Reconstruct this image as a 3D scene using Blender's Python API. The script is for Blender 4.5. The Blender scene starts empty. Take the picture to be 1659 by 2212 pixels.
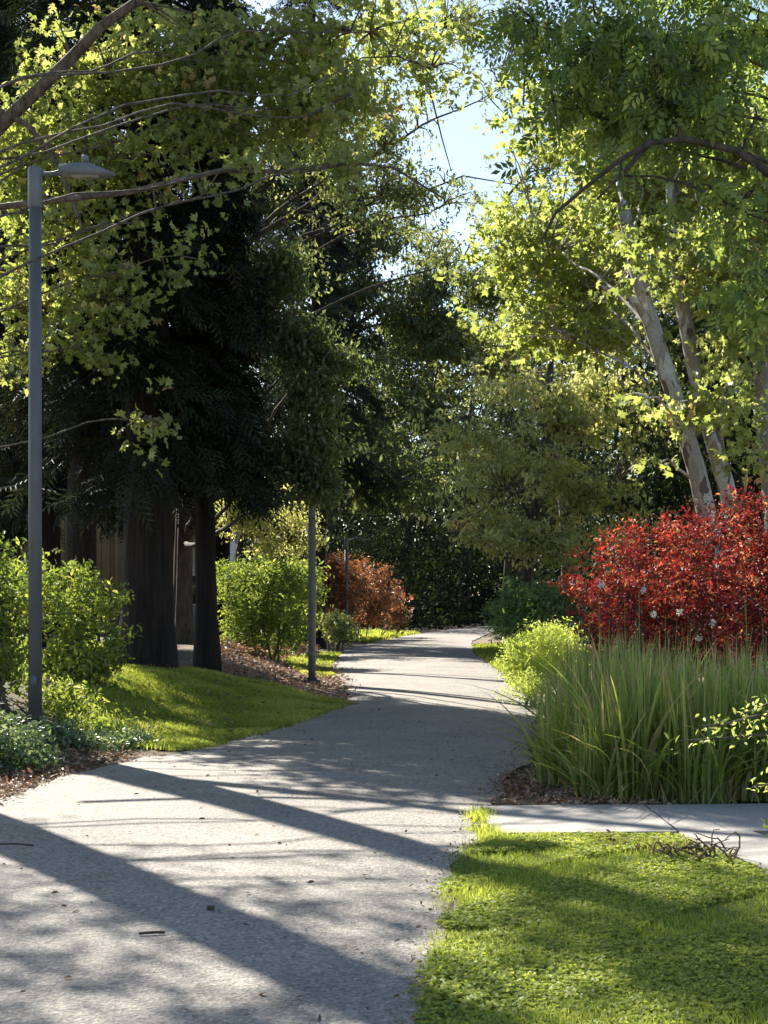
import bpy, math, random
import numpy as np
from mathutils import Vector
random.seed(7); RNG = np.random.default_rng(11)
scene = bpy.context.scene
COL = scene.collection
# ------------------------------------------------------------------ camera, sky, sun, exposure
F = 1500.0; CX = 384.0; HY = 600.0; EYE = 1.6; K = 768.0/1659.0      # focal length and horizon in pixels of the 768x1024 frame
cam_d = bpy.data.cameras.new('camera'); cam = bpy.data.objects.new('camera', cam_d); COL.objects.link(cam)
cam_d.sensor_fit = 'VERTICAL'; cam_d.sensor_height = 36.0; cam_d.lens = F/1024*36.0
cam_d.shift_y = (HY-512)/1024.0; cam_d.clip_start = 0.1; cam_d.clip_end = 3000
cam.location = (0, 0, EYE); cam.rotation_euler = (math.radians(90), 0, 0)
scene.camera = cam
SUN_EL = math.radians(38); SUN_AZ = math.radians(-30.7)               # azimuth from +Y towards +X
SD = Vector((math.sin(SUN_AZ)*math.cos(SUN_EL), math.cos(SUN_AZ)*math.cos(SUN_EL), math.sin(SUN_EL)))
w = bpy.data.worlds.new('World'); scene.world = w; w.use_nodes = True
nt = w.node_tree; bg = nt.nodes['Background']; sky = nt.nodes.new('ShaderNodeTexSky')
sky.sky_type = 'NISHITA'; sky.sun_disc = False; sky.sun_elevation = SUN_EL; sky.sun_rotation = SUN_AZ
sky.air_density = 1.0; sky.dust_density = 0.7
nt.links.new(sky.outputs[0], bg.inputs[0]); bg.inputs[1].default_value = 0.070
sl = bpy.data.lights.new('sun', 'SUN'); so = bpy.data.objects.new('sun', sl); COL.objects.link(so)
sl.energy = 5.0; sl.angle = math.radians(0.5); sl.color = (1.0, 0.93, 0.82)
so.rotation_euler = SD.to_track_quat('Z', 'Y').to_euler(); so.location = (-10, 20, 40)
scene.view_settings.view_transform = 'Standard'; scene.view_settings.look = 'None'
scene.view_settings.exposure = 1.6; scene.view_settings.gamma = 1.0
cy = scene.cycles; cy.max_bounces = 6; cy.diffuse_bounces = 3; cy.glossy_bounces = 2; cy.transmission_bounces = 4
cy.use_denoising = True
try: cy.denoising_prefilter = 'FAST'
except Exception: pass

# ------------------------------------------------------------------ ground shape and pixel helpers
EL = np.array([(-20,-3.3),(4,-3.3),(11.9,-3.05),(13.1,-2.96),(15.1,-2.47),(15.8,-2.0),(18.9,-1.2),(23,-.49),(26.7,-.66),(35.8,-1.26),(47.5,-1.24),(58,-.2),(66,.85),(80,3.4),(96,7.5),(130,20)])
ER = np.array([(-20,.1),(4,.14),(5.66,.18),(9.2,.46),(9.9,.66),(11.4,.81),(13.5,1.13),(14.6,1.4),(19.7,1.95),(22.2,2.4),(28.2,2.5),(45.3,2.7),(58,3.4),(75,5.4),(90,9.0),(100,12.5),(130,25)])
def edge_l(y): return np.interp(y, EL[:,0], EL[:,1])
def edge_r(y): return np.interp(y, ER[:,0], ER[:,1])
def S(t): t = np.clip(t, 0, 1); return t*t*(3-2*t)
def gz(x, y):
    x = np.asarray(x, float); y = np.asarray(y, float)
    m = .58*S((edge_l(y)-.3-x)/3.2)*S((y-14)/6)*(1-S((y-34)/16))
    off = S(np.maximum(edge_l(y)-x, x-edge_r(y)-1.6)/1.5)
    return m + off*(.025*np.sin(x*1.3+.4*y)+.02*np.sin(y*1.7-x*.6)+.02)
def P(dx, dy, Y):                       # a point seen at (dx, dy) of the 1659-wide photograph, at depth Y
    return Vector(((dx*K-CX)/F*Y, Y, EYE+(HY-dy*K)/F*Y))
def G(dx, dy):                          # the ground seen there
    z = 0.0
    for _ in range(40):
        Y = (EYE-z)*F/max(dy*K-HY, 2); X = (dx*K-CX)/F*Y; z = .5*z+.5*float(gz(X, Y))
    return Vector((X, Y, float(gz(X, Y))))

# ------------------------------------------------------------------ materials
def mat(name):
    m = bpy.data.materials.new(name); m.use_nodes = True; n = m.node_tree.nodes; n.clear()
    return m, n, m.node_tree.links, n.new('ShaderNodeOutputMaterial')
def ramp(n, stops):
    r = n.new('ShaderNodeValToRGB'); e = r.color_ramp.elements
    while len(e) < len(stops): e.new(.5)
    for i, (p, c) in enumerate(stops): e[i].position = p; e[i].color = (*c, 1)
    return r
def leaf_mat(name, stops, trans=.5, gloss=.06, boost=1.5, rough=.45, sat=.84):
    stops = [(p, tuple(sum(c)/3*(1-sat)+v*sat for v in c)) for p, c in stops]
    m, n, L, out = mat(name)
    a = n.new('ShaderNodeAttribute'); a.attribute_name = 'tint'
    r = ramp(n, stops); L.new(a.outputs['Fac'], r.inputs[0])
    d = n.new('ShaderNodeBsdfDiffuse'); L.new(r.outputs[0], d.inputs[0])
    t = n.new('ShaderNodeBsdfTranslucent')
    mul = n.new('ShaderNodeMix'); mul.data_type = 'RGBA'; mul.blend_type = 'MULTIPLY'; mul.inputs[0].default_value = 1
    mul.inputs[7].default_value = (boost*1.05, boost, boost*.7, 1)
    L.new(r.outputs[0], mul.inputs[6]); L.new(mul.outputs[2], t.inputs[0])
    x = n.new('ShaderNodeMixShader'); x.inputs[0].default_value = trans
    L.new(d.outputs[0], x.inputs[1]); L.new(t.outputs[0], x.inputs[2])
    g = n.new('ShaderNodeBsdfGlossy'); g.inputs['Roughness'].default_value = rough; g.inputs[0].default_value = (.9,.95,1,1)
    y = n.new('ShaderNodeMixShader'); y.inputs[0].default_value = gloss
    L.new(x.outputs[0], y.inputs[1]); L.new(g.outputs[0], y.inputs[2]); L.new(y.outputs[0], out.inputs[0])
    return m
def surf_mat(name, build, rough=.85, bump=.3, dist=.02):
    m, n, L, out = mat(name)
    b = n.new('ShaderNodeBsdfPrincipled'); b.inputs['Roughness'].default_value = rough
    geo = n.new('ShaderNodeNewGeometry')
    col, hgt = build(n, L, geo.outputs['Position'])
    if isinstance(col, tuple): b.inputs[0].default_value = (*col, 1)
    else: L.new(col, b.inputs[0])
    if hgt is not None:
        bp = n.new('ShaderNodeBump'); bp.inputs['Strength'].default_value = bump; bp.inputs['Distance'].default_value = dist
        L.new(hgt, bp.inputs['Height']); L.new(bp.outputs[0], b.inputs['Normal'])
    L.new(b.outputs[0], out.inputs[0]); return m
def noise(n, L, vec, scale, detail=4, rough=.6, stretch=None):
    if stretch:
        mp = n.new('ShaderNodeMapping'); mp.inputs['Scale'].default_value = stretch; L.new(vec, mp.inputs[0]); vec = mp.outputs[0]
    t = n.new('ShaderNodeTexNoise'); t.inputs['Scale'].default_value = scale; t.inputs['Detail'].default_value = detail
    t.inputs['Roughness'].default_value = rough; L.new(vec, t.inputs['Vector']); return t.outputs[0]
def mixc(n, L, fac, a, b, blend='MIX'):
    x = n.new('ShaderNodeMix'); x.data_type = 'RGBA'; x.blend_type = blend
    if isinstance(fac, float): x.inputs[0].default_value = fac
    else: L.new(fac, x.inputs[0])
    for i, v in ((6, a), (7, b)):
        if isinstance(v, tuple): x.inputs[i].default_value = (*v, 1)
        else: L.new(v, x.inputs[i])
    return x.outputs[2]
def path_build(n, L, p):
    big = ramp(n, [(.3, (.172,.16,.147)), (.55, (.232,.215,.194)), (.8, (.28,.258,.229))]); L.new(noise(n, L, p, .7, 5, .65), big.inputs[0])
    v = n.new('ShaderNodeTexVoronoi'); v.inputs['Scale'].default_value = 62; L.new(p, v.inputs['Vector'])
    sp = ramp(n, [(0, (.42,.41,.40)), (.3, (.8,.79,.77)), (.7, (1.2,1.18,1.12)), (1, (1.8,1.74,1.66))]); L.new(v.outputs['Color'], sp.inputs[0])
    c = mixc(n, L, 1.0, big.outputs[0], sp.outputs[0], 'MULTIPLY')
    f = noise(n, L, p, 26, 6, .8); fr = ramp(n, [(.35, (.6,.6,.6)), (.65, (1.3,1.3,1.3))]); L.new(f, fr.inputs[0])
    c = mixc(n, L, .6, c, fr.outputs[0], 'MULTIPLY')
    st = ramp(n, [(.56, (1,1,1)), (.72, (.72,.68,.64))]); L.new(noise(n, L, p, 2.3, 6, .7), st.inputs[0])
    c = mixc(n, L, .8, c, st.outputs[0], 'MULTIPLY')
    return c, v.outputs['Distance']
def conc_build(n, L, p):
    big = ramp(n, [(.3, (.27,.255,.232)), (.7, (.34,.32,.29))]); L.new(noise(n, L, p, 1.6, 6, .7), big.inputs[0])
    f = noise(n, L, p, 60, 4, .8); fr = ramp(n, [(.35, (.8,.8,.8)), (.65, (1.12,1.12,1.12))]); L.new(f, fr.inputs[0])
    return mixc(n, L, 1.0, big.outputs[0], fr.outputs[0], 'MULTIPLY'), f
def soil_build(n, L, p):
    big = ramp(n, [(.3, (.09,.06,.04)), (.5, (.17,.12,.08)), (.7, (.27,.2,.14))]); L.new(noise(n, L, p, 9, 8, .75), big.inputs[0])
    g = ramp(n, [(.45, (.0,.0,.0)), (.62, (1,1,1))]); L.new(noise(n, L, p, .35, 3), g.inputs[0])
    c = mixc(n, L, g.outputs[0], big.outputs[0], (.05,.06,.02))
    return c, noise(n, L, p, 30, 5, .7)
def turf_build(n, L, p):
    big = ramp(n, [(.3, (.05,.075,.02)), (.55, (.085,.12,.03)), (.75, (.14,.13,.055))]); L.new(noise(n, L, p, 7, 8, .7), big.inputs[0])
    return big.outputs[0], noise(n, L, p, 60, 3)
def bark(c1, c2, c3, scale, stretch, bump=.5):
    def f(n, L, p):
        r = ramp(n, [(.38, c1), (.5, c2), (.64, c3)]); h = noise(n, L, p, scale, 6, .65, stretch); L.new(h, r.inputs[0]); return r.outputs[0], h
    return f
def plane_bark(n, L, p):
    mp = n.new('ShaderNodeMapping'); mp.inputs['Scale'].default_value = (1,1,.45); L.new(p, mp.inputs[0])
    nz = n.new('ShaderNodeTexNoise'); nz.inputs['Scale'].default_value = 3; nz.inputs['Detail'].default_value = 5; L.new(mp.outputs[0], nz.inputs[0])
    add = n.new('ShaderNodeVectorMath'); add.operation = 'MULTIPLY_ADD'; add.inputs[1].default_value = (.5,.5,.5); L.new(nz.outputs[1], add.inputs[0]); L.new(mp.outputs[0], add.inputs[2])
    v = n.new('ShaderNodeTexVoronoi'); v.inputs['Scale'].default_value = 7; L.new(add.outputs[0], v.inputs['Vector'])
    sp = n.new('ShaderNodeSeparateColor'); L.new(v.outputs['Color'], sp.inputs[0])
    r = ramp(n, [(0, (.36,.34,.30)), (.26, (.47,.46,.43)), (.48, (.25,.235,.205)), (.66, (.12,.09,.07)), (.84, (.30,.26,.2))]); r.color_ramp.interpolation = 'CONSTANT'
    L.new(sp.outputs[0], r.inputs[0])
    f = noise(n, L, p, 22, 5, .7); fr = ramp(n, [(.3, (.7,.7,.7)), (.7, (1.15,1.15,1.15))]); L.new(f, fr.inputs[0])
    return mixc(n, L, 1.0, r.outputs[0], fr.outputs[0], 'MULTIPLY'), sp.outputs[0]
M = {}
M['path'] = surf_mat('path_asphalt', path_build, .85, .5, .01)
M['concrete'] = surf_mat('pale_concrete', conc_build, .85, .2, .005)
M['soil'] = surf_mat('soil', soil_build, .95, .6, .04)
M['turf'] = surf_mat('turf', turf_build, .95, .6, .03)
M['plane_bark'] = surf_mat('plane_bark', plane_bark, .8, .4, .03)
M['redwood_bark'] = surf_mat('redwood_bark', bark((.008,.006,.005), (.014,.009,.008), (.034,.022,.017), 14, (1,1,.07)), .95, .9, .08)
M['grey_bark'] = surf_mat('grey_bark', bark((.05,.04,.032), (.11,.09,.07), (.17,.145,.12), 12, (1,1,.3)), .9, .6, .03)
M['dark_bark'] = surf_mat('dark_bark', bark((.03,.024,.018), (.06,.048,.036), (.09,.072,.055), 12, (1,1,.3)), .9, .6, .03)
M['twig'] = surf_mat('twig_brown', bark((.06,.035,.02), (.12,.075,.045), (.2,.14,.09), 20, None), .9, .3)
def metal(c, r):
    return lambda n, L, p: ((lambda rr: (L.new(noise(n, L, p, 6, 6, .7, (1,1,.4)), rr.inputs[0]), (rr.outputs[0], None))[1])(ramp(n, [(.3, tuple(x*.75 for x in c)), (.6, c), (.8, tuple(min(1, x*1.25) for x in c))])))
M['pole'] = surf_mat('painted_pole', metal((.115,.13,.14), .5), .5)
M['lamp'] = surf_mat('lamp_housing', metal((.17,.19,.21), .5), .45)
M['lens'] = surf_mat('lamp_lens', lambda n, L, p: ((.3,.3,.28), None), .25)
M['dark'] = surf_mat('dark_metal', lambda n, L, p: ((.03,.03,.03), None), .5)
def siding(c):
    def f(n, L, p):
        wv = n.new('ShaderNodeTexWave'); wv.bands_direction = 'X'; wv.inputs['Scale'].default_value = 1.1; wv.inputs['Distortion'].default_value = 0; L.new(p, wv.inputs[0])
        r = ramp(n, [(0, tuple(x*.45 for x in c)), (.08, c), (1, c)]); L.new(wv.outputs[0], r.inputs[0])
        fr = ramp(n, [(.3, (.8,.8,.8)), (.7, (1.1,1.1,1.1))]); L.new(noise(n, L, p, 3, 5), fr.inputs[0])
        return mixc(n, L, 1.0, r.outputs[0], fr.outputs[0], 'MULTIPLY'), wv.outputs[0]
    return f
M['tan_siding'] = surf_mat('tan_siding', siding((.30,.22,.13)), .8)
M['white_siding'] = surf_mat('white_siding', siding((.7,.7,.72)), .8)
M['trim'] = surf_mat('white_trim', lambda n, L, p: ((.75,.75,.75), None), .6)
M['roof'] = surf_mat('roof_shingle', bark((.05,.045,.04), (.08,.075,.07), (.11,.1,.095), 8, None), .95)
M['glass'] = surf_mat('window_glass', lambda n, L, p: ((.03,.04,.05), None), .08)
M['white_petal'] = leaf_mat('white_petal', [(0, (.75,.75,.72)), (1, (.8,.8,.75))], .3, .02, 1)
# foliage
M['plane_leaf'] = leaf_mat('plane_leaf', [(0, (.15,.2,.03)), (.5, (.26,.34,.045)), (.88, (.40,.44,.10)), (1, (.45,.33,.12))], .6, .04, 1.6, .45, .76)
M['ash_leaf'] = leaf_mat('ash_leaf', [(0, (.04,.08,.012)), (.5, (.12,.2,.025)), (.85, (.28,.38,.05)), (1, (.38,.42,.06))], .5, .03, 1.8)
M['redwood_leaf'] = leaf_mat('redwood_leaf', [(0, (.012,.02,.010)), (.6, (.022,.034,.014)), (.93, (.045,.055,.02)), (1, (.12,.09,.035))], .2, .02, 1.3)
M['evergreen_leaf'] = leaf_mat('evergreen_leaf', [(0, (.055,.08,.025)), (.6, (.11,.15,.045)), (.9, (.19,.23,.07)), (1, (.34,.35,.13))], .5, .03, 1.6)
M['olive_leaf'] = leaf_mat('olive_leaf', [(0, (.2,.23,.07)), (.5, (.40,.44,.15)), (.85, (.56,.55,.2)), (1, (.5,.36,.14))], .6, .04, 1.6)
M['pale_leaf'] = leaf_mat('pale_leaf', [(0, (.09,.13,.03)), (.5, (.18,.23,.05)), (1, (.3,.3,.09))], .5, .05, 1.5)
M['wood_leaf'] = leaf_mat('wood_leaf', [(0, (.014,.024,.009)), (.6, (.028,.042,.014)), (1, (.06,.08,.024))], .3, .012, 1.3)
M['hedge_leaf'] = leaf_mat('hedge_leaf', [(0, (.07,.12,.015)), (.5, (.18,.25,.025)), (.85, (.32,.38,.045)), (1, (.4,.42,.06))], .5, .03, 1.6)
M['lime_leaf'] = leaf_mat('lime_leaf', [(0, (.28,.38,.05)), (.5, (.42,.52,.08)), (1, (.52,.58,.13))], .5, .03, 1.6)
M['dark_green_leaf'] = leaf_mat('dark_green_leaf', [(0, (.05,.10,.02)), (.5, (.10,.2,.035)), (1, (.19,.33,.06))], .45, .05, 1.5)
M['red_leaf'] = leaf_mat('red_leaf', [(0, (.05,.04,.015)), (.25, (.09,.012,.011)), (.55, (.22,.020,.02)), (.82, (.45,.05,.035)), (.95, (.62,.17,.11)), (1, (.6,.3,.12))], .32, .03, 1.5, .5, 1.0)
M['orange_leaf'] = leaf_mat('orange_leaf', [(0, (.08,.06,.025)), (.4, (.24,.1,.04)), (.8, (.5,.16,.06)), (1, (.45,.3,.1))], .4, .05, 1.4)
M['strap_leaf'] = leaf_mat('strap_leaf', [(0, (.07,.12,.012)), (.5, (.19,.28,.028)), (.9, (.36,.43,.055)), (1, (.38,.31,.13))], .5, .04, 1.6)
M['ivy_leaf'] = leaf_mat('ivy_leaf', [(0, (.03,.06,.02)), (.5, (.08,.14,.04)), (.85, (.2,.28,.1)), (1, (.34,.4,.24))], .35, .06, 1.4, .3)
M['grass'] = leaf_mat('grass_blade', [(0, (.15,.21,.02)), (.5, (.29,.36,.035)), (.85, (.43,.48,.06)), (1, (.42,.40,.14))], .5, .015, 1.6)
M['litter'] = leaf_mat('fallen_leaf', [(0, (.12,.06,.035)), (.5, (.26,.15,.09)), (.8, (.4,.28,.18)), (1, (.5,.2,.12))], .15, .03, 1)

# ------------------------------------------------------------------ objects
def tag(o, label=None, cat=None, group=None, kind=None):
    if label: o['label'] = label
    if cat: o['category'] = cat
    if group: o['group'] = group
    if kind: o['kind'] = kind
    return o
def thing(name, loc, label, cat, group=None):
    o = bpy.data.objects.new(name, None); COL.objects.link(o); o.location = loc; o.empty_display_size = .3
    return tag(o, label, cat, group)
def mesh(name, V, Fa, m, parent=None, loc=None, tint=None, smooth=False):
    """V (n,3) world coordinates, Fa a list of index arrays (each (k, sides))"""
    V = np.asarray(V, float)
    org = np.array(parent.matrix_world.translation if False else (parent.location if parent else (loc if loc is not None else (0,0,0))), float)
    if parent and parent.parent: org = org+np.array(parent.parent.location)
    V = V-org
    if not isinstance(Fa, list): Fa = [Fa]
    Fa = [np.asarray(f, np.int32) for f in Fa if len(f)]
    me = bpy.data.meshes.new(name); me.vertices.add(len(V)); me.vertices.foreach_set('co', V.astype(np.float32).ravel())
    loops = np.concatenate([f.ravel() for f in Fa]); tot = np.concatenate([np.full(len(f), f.shape[1], np.int32) for f in Fa])
    me.loops.add(len(loops)); me.loops.foreach_set('vertex_index', loops)
    me.polygons.add(len(tot)); st = np.concatenate([[0], np.cumsum(tot)[:-1]]).astype(np.int32)
    me.polygons.foreach_set('loop_start', st)
    try: me.polygons.foreach_set('loop_total', tot)
    except Exception: pass
    if smooth: me.polygons.foreach_set('use_smooth', np.ones(len(tot), bool))
    me.update(calc_edges=True)
    if tint is not None:
        a = me.attributes.new('tint', 'FLOAT', 'FACE'); a.data.foreach_set('value', np.asarray(tint, np.float32))
    me.materials.append(m)
    o = bpy.data.objects.new(name, me); COL.objects.link(o)
    if parent: o.parent = parent
    elif loc is not None: o.location = loc
    return o
def copy_tree(o, parent=None):
    c = o.copy(); COL.objects.link(c); c.parent = parent
    for ch in o.children: copy_tree(ch, c)
    return c
class MB:                                # collects tubes, boxes and leaf sets into one mesh
    def __init__(s): s.V = []; s.F = {}; s.T = {}; s.n = 0
    def add(s, V, Fa, tint=None):
        V = np.asarray(V, float); Fa = np.asarray(Fa, np.int64); k = Fa.shape[1]
        s.F.setdefault(k, []).append(Fa+s.n); s.V.append(V); s.n += len(V)
        s.T.setdefault(k, []).append(np.full(len(Fa), .5) if tint is None else tint)
    def tube(s, pts, rad, sides=6, wob=0):
        pts = np.array([tuple(p) for p in pts], float); n = len(pts); rad = np.broadcast_to(rad, n)
        t = np.gradient(pts, axis=0); t /= np.linalg.norm(t, axis=1)[:,None]+1e-9
        up = np.array([0,0,1.]) if abs(t[0,2]) < .9 else np.array([1.,0,0])
        a = np.cross(t, up); a /= np.linalg.norm(a, axis=1)[:,None]+1e-9; b = np.cross(t, a)
        ang = np.linspace(0, 2*np.pi, sides, endpoint=False)
        r = rad[:,None]*(1+wob*RNG.normal(size=(n, sides)))
        V = pts[:,None]+r[...,None]*(np.cos(ang)[None,:,None]*a[:,None]+np.sin(ang)[None,:,None]*b[:,None])
        i = np.arange(n-1)[:,None]*sides; j = np.arange(sides)[None]; j2 = (j+1) % sides
        Q = np.stack([i+j, i+j2, i+sides+j2, i+sides+j], -1).reshape(-1, 4)
        s.add(V.reshape(-1, 3), Q)
        s.add(np.vstack([V[-1], pts[-1]]), np.stack([np.arange(sides), (np.arange(sides)+1) % sides, np.full(sides, sides)], -1))
    def box(s, c, d, rz=0):
        x, y, z = np.array(d)/2.; c = np.array(tuple(c), float)
        V = np.array([(a*x, b*y, e*z) for e in (-1,1) for b in (-1,1) for a in (-1,1)])
        ca, sa = math.cos(rz), math.sin(rz); V = np.stack([V[:,0]*ca-V[:,1]*sa, V[:,0]*sa+V[:,1]*ca, V[:,2]], -1)+c
        s.add(V, [(0,2,3,1),(4,5,7,6),(0,1,5,4),(2,6,7,3),(0,4,6,2),(1,3,7,5)])
    def lathe(s, c, prof, sides=16):
        c = np.array(tuple(c), float); ang = np.linspace(0, 2*np.pi, sides, endpoint=False)
        V = np.concatenate([np.stack([np.cos(ang)*r, np.sin(ang)*r, np.full(sides, z)], -1) for r, z in prof])+c
        i = np.arange(len(prof)-1)[:,None]*sides; j = np.arange(sides)[None]; j2 = (j+1) % sides
        s.add(V, np.stack([i+j, i+j2, i+sides+j2, i+sides+j], -1).reshape(-1, 4))
    def obj(s, name, m, parent=None, loc=None, smooth=False):
        ks = sorted(s.F); Fa = [np.concatenate(s.F[k]) for k in ks]; T = np.concatenate([np.concatenate(s.T[k]) for k in ks])
        return mesh(name, np.concatenate(s.V), Fa, m, parent, loc, T, smooth)
# leaf shapes: (verts, tris) in the xy plane, stem at the origin, tip towards +y, unit length
def lobed():
    a = np.radians([-90,-38,-8,18,50,68,90,112,130,162,188,218]); r = np.array([.10,.34,.62,.36,.66,.38,.62,.38,.66,.36,.62,.34])
    pts = [(r[i]*math.cos(a[i]), .42+r[i]*math.sin(a[i]), -.24*(r[i] > .5)+.05*(i % 3-1)) for i in range(len(a))]
    V = np.array([(0,.42,.0)]+pts); n = len(pts)
    return V, np.array([(0, i+1, (i+1) % n+1) for i in range(n)])
def oval(wd=.38):
    return np.array([(0,0,0),(wd/2,.35,.06),(wd*.42,.7,.04),(0,1,-.12),(-wd*.42,.7,.04),(-wd/2,.35,.06),(0,.5,-.03)]), np.array([(6,0,1),(6,1,2),(6,2,3),(6,3,4),(6,4,5),(6,5,0)])
def rhomb(wd=.45):
    return np.array([(0,0,0),(wd/2,.5,.08),(0,1,-.05),(-wd/2,.5,.08)]), np.array([(0,1,2),(0,2,3)])
def pinnate(n=7):
    V, T = [], []
    for k in range(n):
        s = 1 if k % 2 else -1; y = .15+.8*k/n
        if k == n-1: d = (0, 1)
        else: d = (s*.8, .55)
        L = .42; px, py = -d[1]*.09, d[0]*.09; b = len(V)
        z = -.08-.12*abs(d[0])
        V += [(0,y,0), (d[0]*L*.5+px, y+d[1]*L*.5+py, z*.3), (d[0]*L, y+d[1]*L, z), (d[0]*L*.5-px, y+d[1]*L*.5-py, z*.3)]
        T += [(b,b+1,b+2),(b,b+2,b+3)]
    return np.array(V), np.array(T)
def frond(n=9):                          # flat redwood spray with side shoots
    V, T = [], []
    for k in range(n):
        s = 1 if k % 2 else -1; y = .05+.9*k/n; L = .42*(1-.55*k/n)
        d = (s*.75, .66) if k < n-1 else (0, 1); px, py = -d[1]*.035, d[0]*.035; b = len(V)
        V += [(0,y,0), (d[0]*L*.5+px, y+d[1]*L*.5+py, -.02), (d[0]*L, y+d[1]*L, -.09), (d[0]*L*.5-px, y+d[1]*L*.5-py, -.02)]
        T += [(b,b+1,b+2),(b,b+2,b+3)]
    b = len(V); V += [(-.02,0,0),(.02,0,0),(0,1,-.05)]; T += [(b,b+1,b+2)]
    return np.array(V), np.array(T)
LEAF = dict(lobed=lobed(), oval=oval(), rhomb=rhomb(), pinnate=pinnate(), frond=frond(), narrow=oval(.26))
def leaves(mb, pos, tipdir, nrm, size, kind, tint):
    """place leaves: tip direction and normal are (n,3)"""
    Vb, Tb = LEAF[kind]; n = len(pos)
    y = tipdir/(np.linalg.norm(tipdir, axis=1)[:,None]+1e-9)
    x = np.cross(y, nrm); x /= np.linalg.norm(x, axis=1)[:,None]+1e-9; z = np.cross(x, y)
    sz = np.broadcast_to(size, n)[:,None,None]
    V = pos[:,None]+sz*(Vb[None,:,0,None]*x[:,None]+Vb[None,:,1,None]*y[:,None]+Vb[None,:,2,None]*z[:,None])
    T = (np.arange(n)[:,None,None]*len(Vb)+Tb[None]).reshape(-1, 3)
    mb.add(V.reshape(-1, 3), T, np.repeat(tint, len(Tb)))
def gaps(p, wl, seed):                   # smooth pseudo-noise in [-1,1]
    r = np.random.default_rng(seed); g = 0
    for k in range(6):
        d = r.normal(size=3); d /= np.linalg.norm(d); g = g+np.sin(p@d*2*np.pi/(wl*r.uniform(.7,1.5))+r.uniform(0, 6.3))
    return g/2.6
def sample_lobes(lobes, n, gap=-.2, wl=2.2, seed=1, shell=.45, fuzz=.2):
    vol = np.array([l[3]*l[4]*l[5]*(l[6] if len(l) > 6 else 1) for l in lobes]); idx = RNG.choice(len(lobes), n*3, p=vol/vol.sum())
    Lb = np.array([l[:6] for l in lobes])[idx]
    d = RNG.normal(size=(n*3, 3)); d /= np.linalg.norm(d, axis=1)[:,None]; r = RNG.uniform(0, 1, n*3)**shell*np.exp(RNG.normal(0, fuzz, n*3))*(1+.25*gaps(d*3, 2.2, seed+77))
    p = Lb[:,:3]+d*r[:,None]*Lb[:,3:6]
    k = gaps(p, wl, seed)+RNG.normal(0, .12, n*3) > gap
    return p[k][:n], idx[k][:n]
def foliage(mb, C, per, spread, size, kind, droop=.5, upb=.8, seed=0, tint_mu=.5, flat=.55, var=.17):
    n = len(C)*per; c = np.repeat(C, per, axis=0)
    ax = RNG.normal(size=(len(C), 3)); ax[:,2] = ax[:,2]*.35-.15*droop; ax /= np.linalg.norm(ax, axis=1)[:,None]
    t = RNG.uniform(-1, 1, n)
    p = c+np.repeat(ax, per, axis=0)*(t*spread)[:,None]+RNG.normal(size=(n, 3))*np.array([spread*.34, spread*.34, spread*.34*flat])
    tip = RNG.normal(size=(n, 3))+np.repeat(ax, per, axis=0)*.7; tip[:,2] -= droop*1.4
    nr = RNG.normal(size=(n, 3))*.55; nr[:,2] += upb; nr[:,1] -= .25
    ct = np.repeat(RNG.normal(tint_mu, var, len(C)), per)
    tint = np.clip(ct+RNG.normal(0, .16, n), 0, 1)
    leaves(mb, p, tip, nr, size*RNG.uniform(.45, 1.25, n), kind, tint)
def curve(a, b, sag=0, n=6, wob=.05, seed=None):
    a = np.array(tuple(a), float); b = np.array(tuple(b), float); t = np.linspace(0, 1, n)[:,None]
    L = np.linalg.norm(b-a); p = a+(b-a)*t; p[:,2] += (sag*4*t*(1-t))[:,0]
    p[1:-1] += RNG.normal(0, wob*L, (n-2, 3))*.6
    for _ in range(2): p[1:-1] = (p[:-2]+2*p[1:-1]+p[2:])/4
    return p
def lp(dx, dy, rx, ry, Y, rY, wt=1.0):   # a crown lobe described by where and how large it is seen and how deep it stands
    c = P(dx, dy, Y); s = K/F*Y
    return (c.x, c.y, c.z, rx*s, rY, ry*s, wt)
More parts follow.
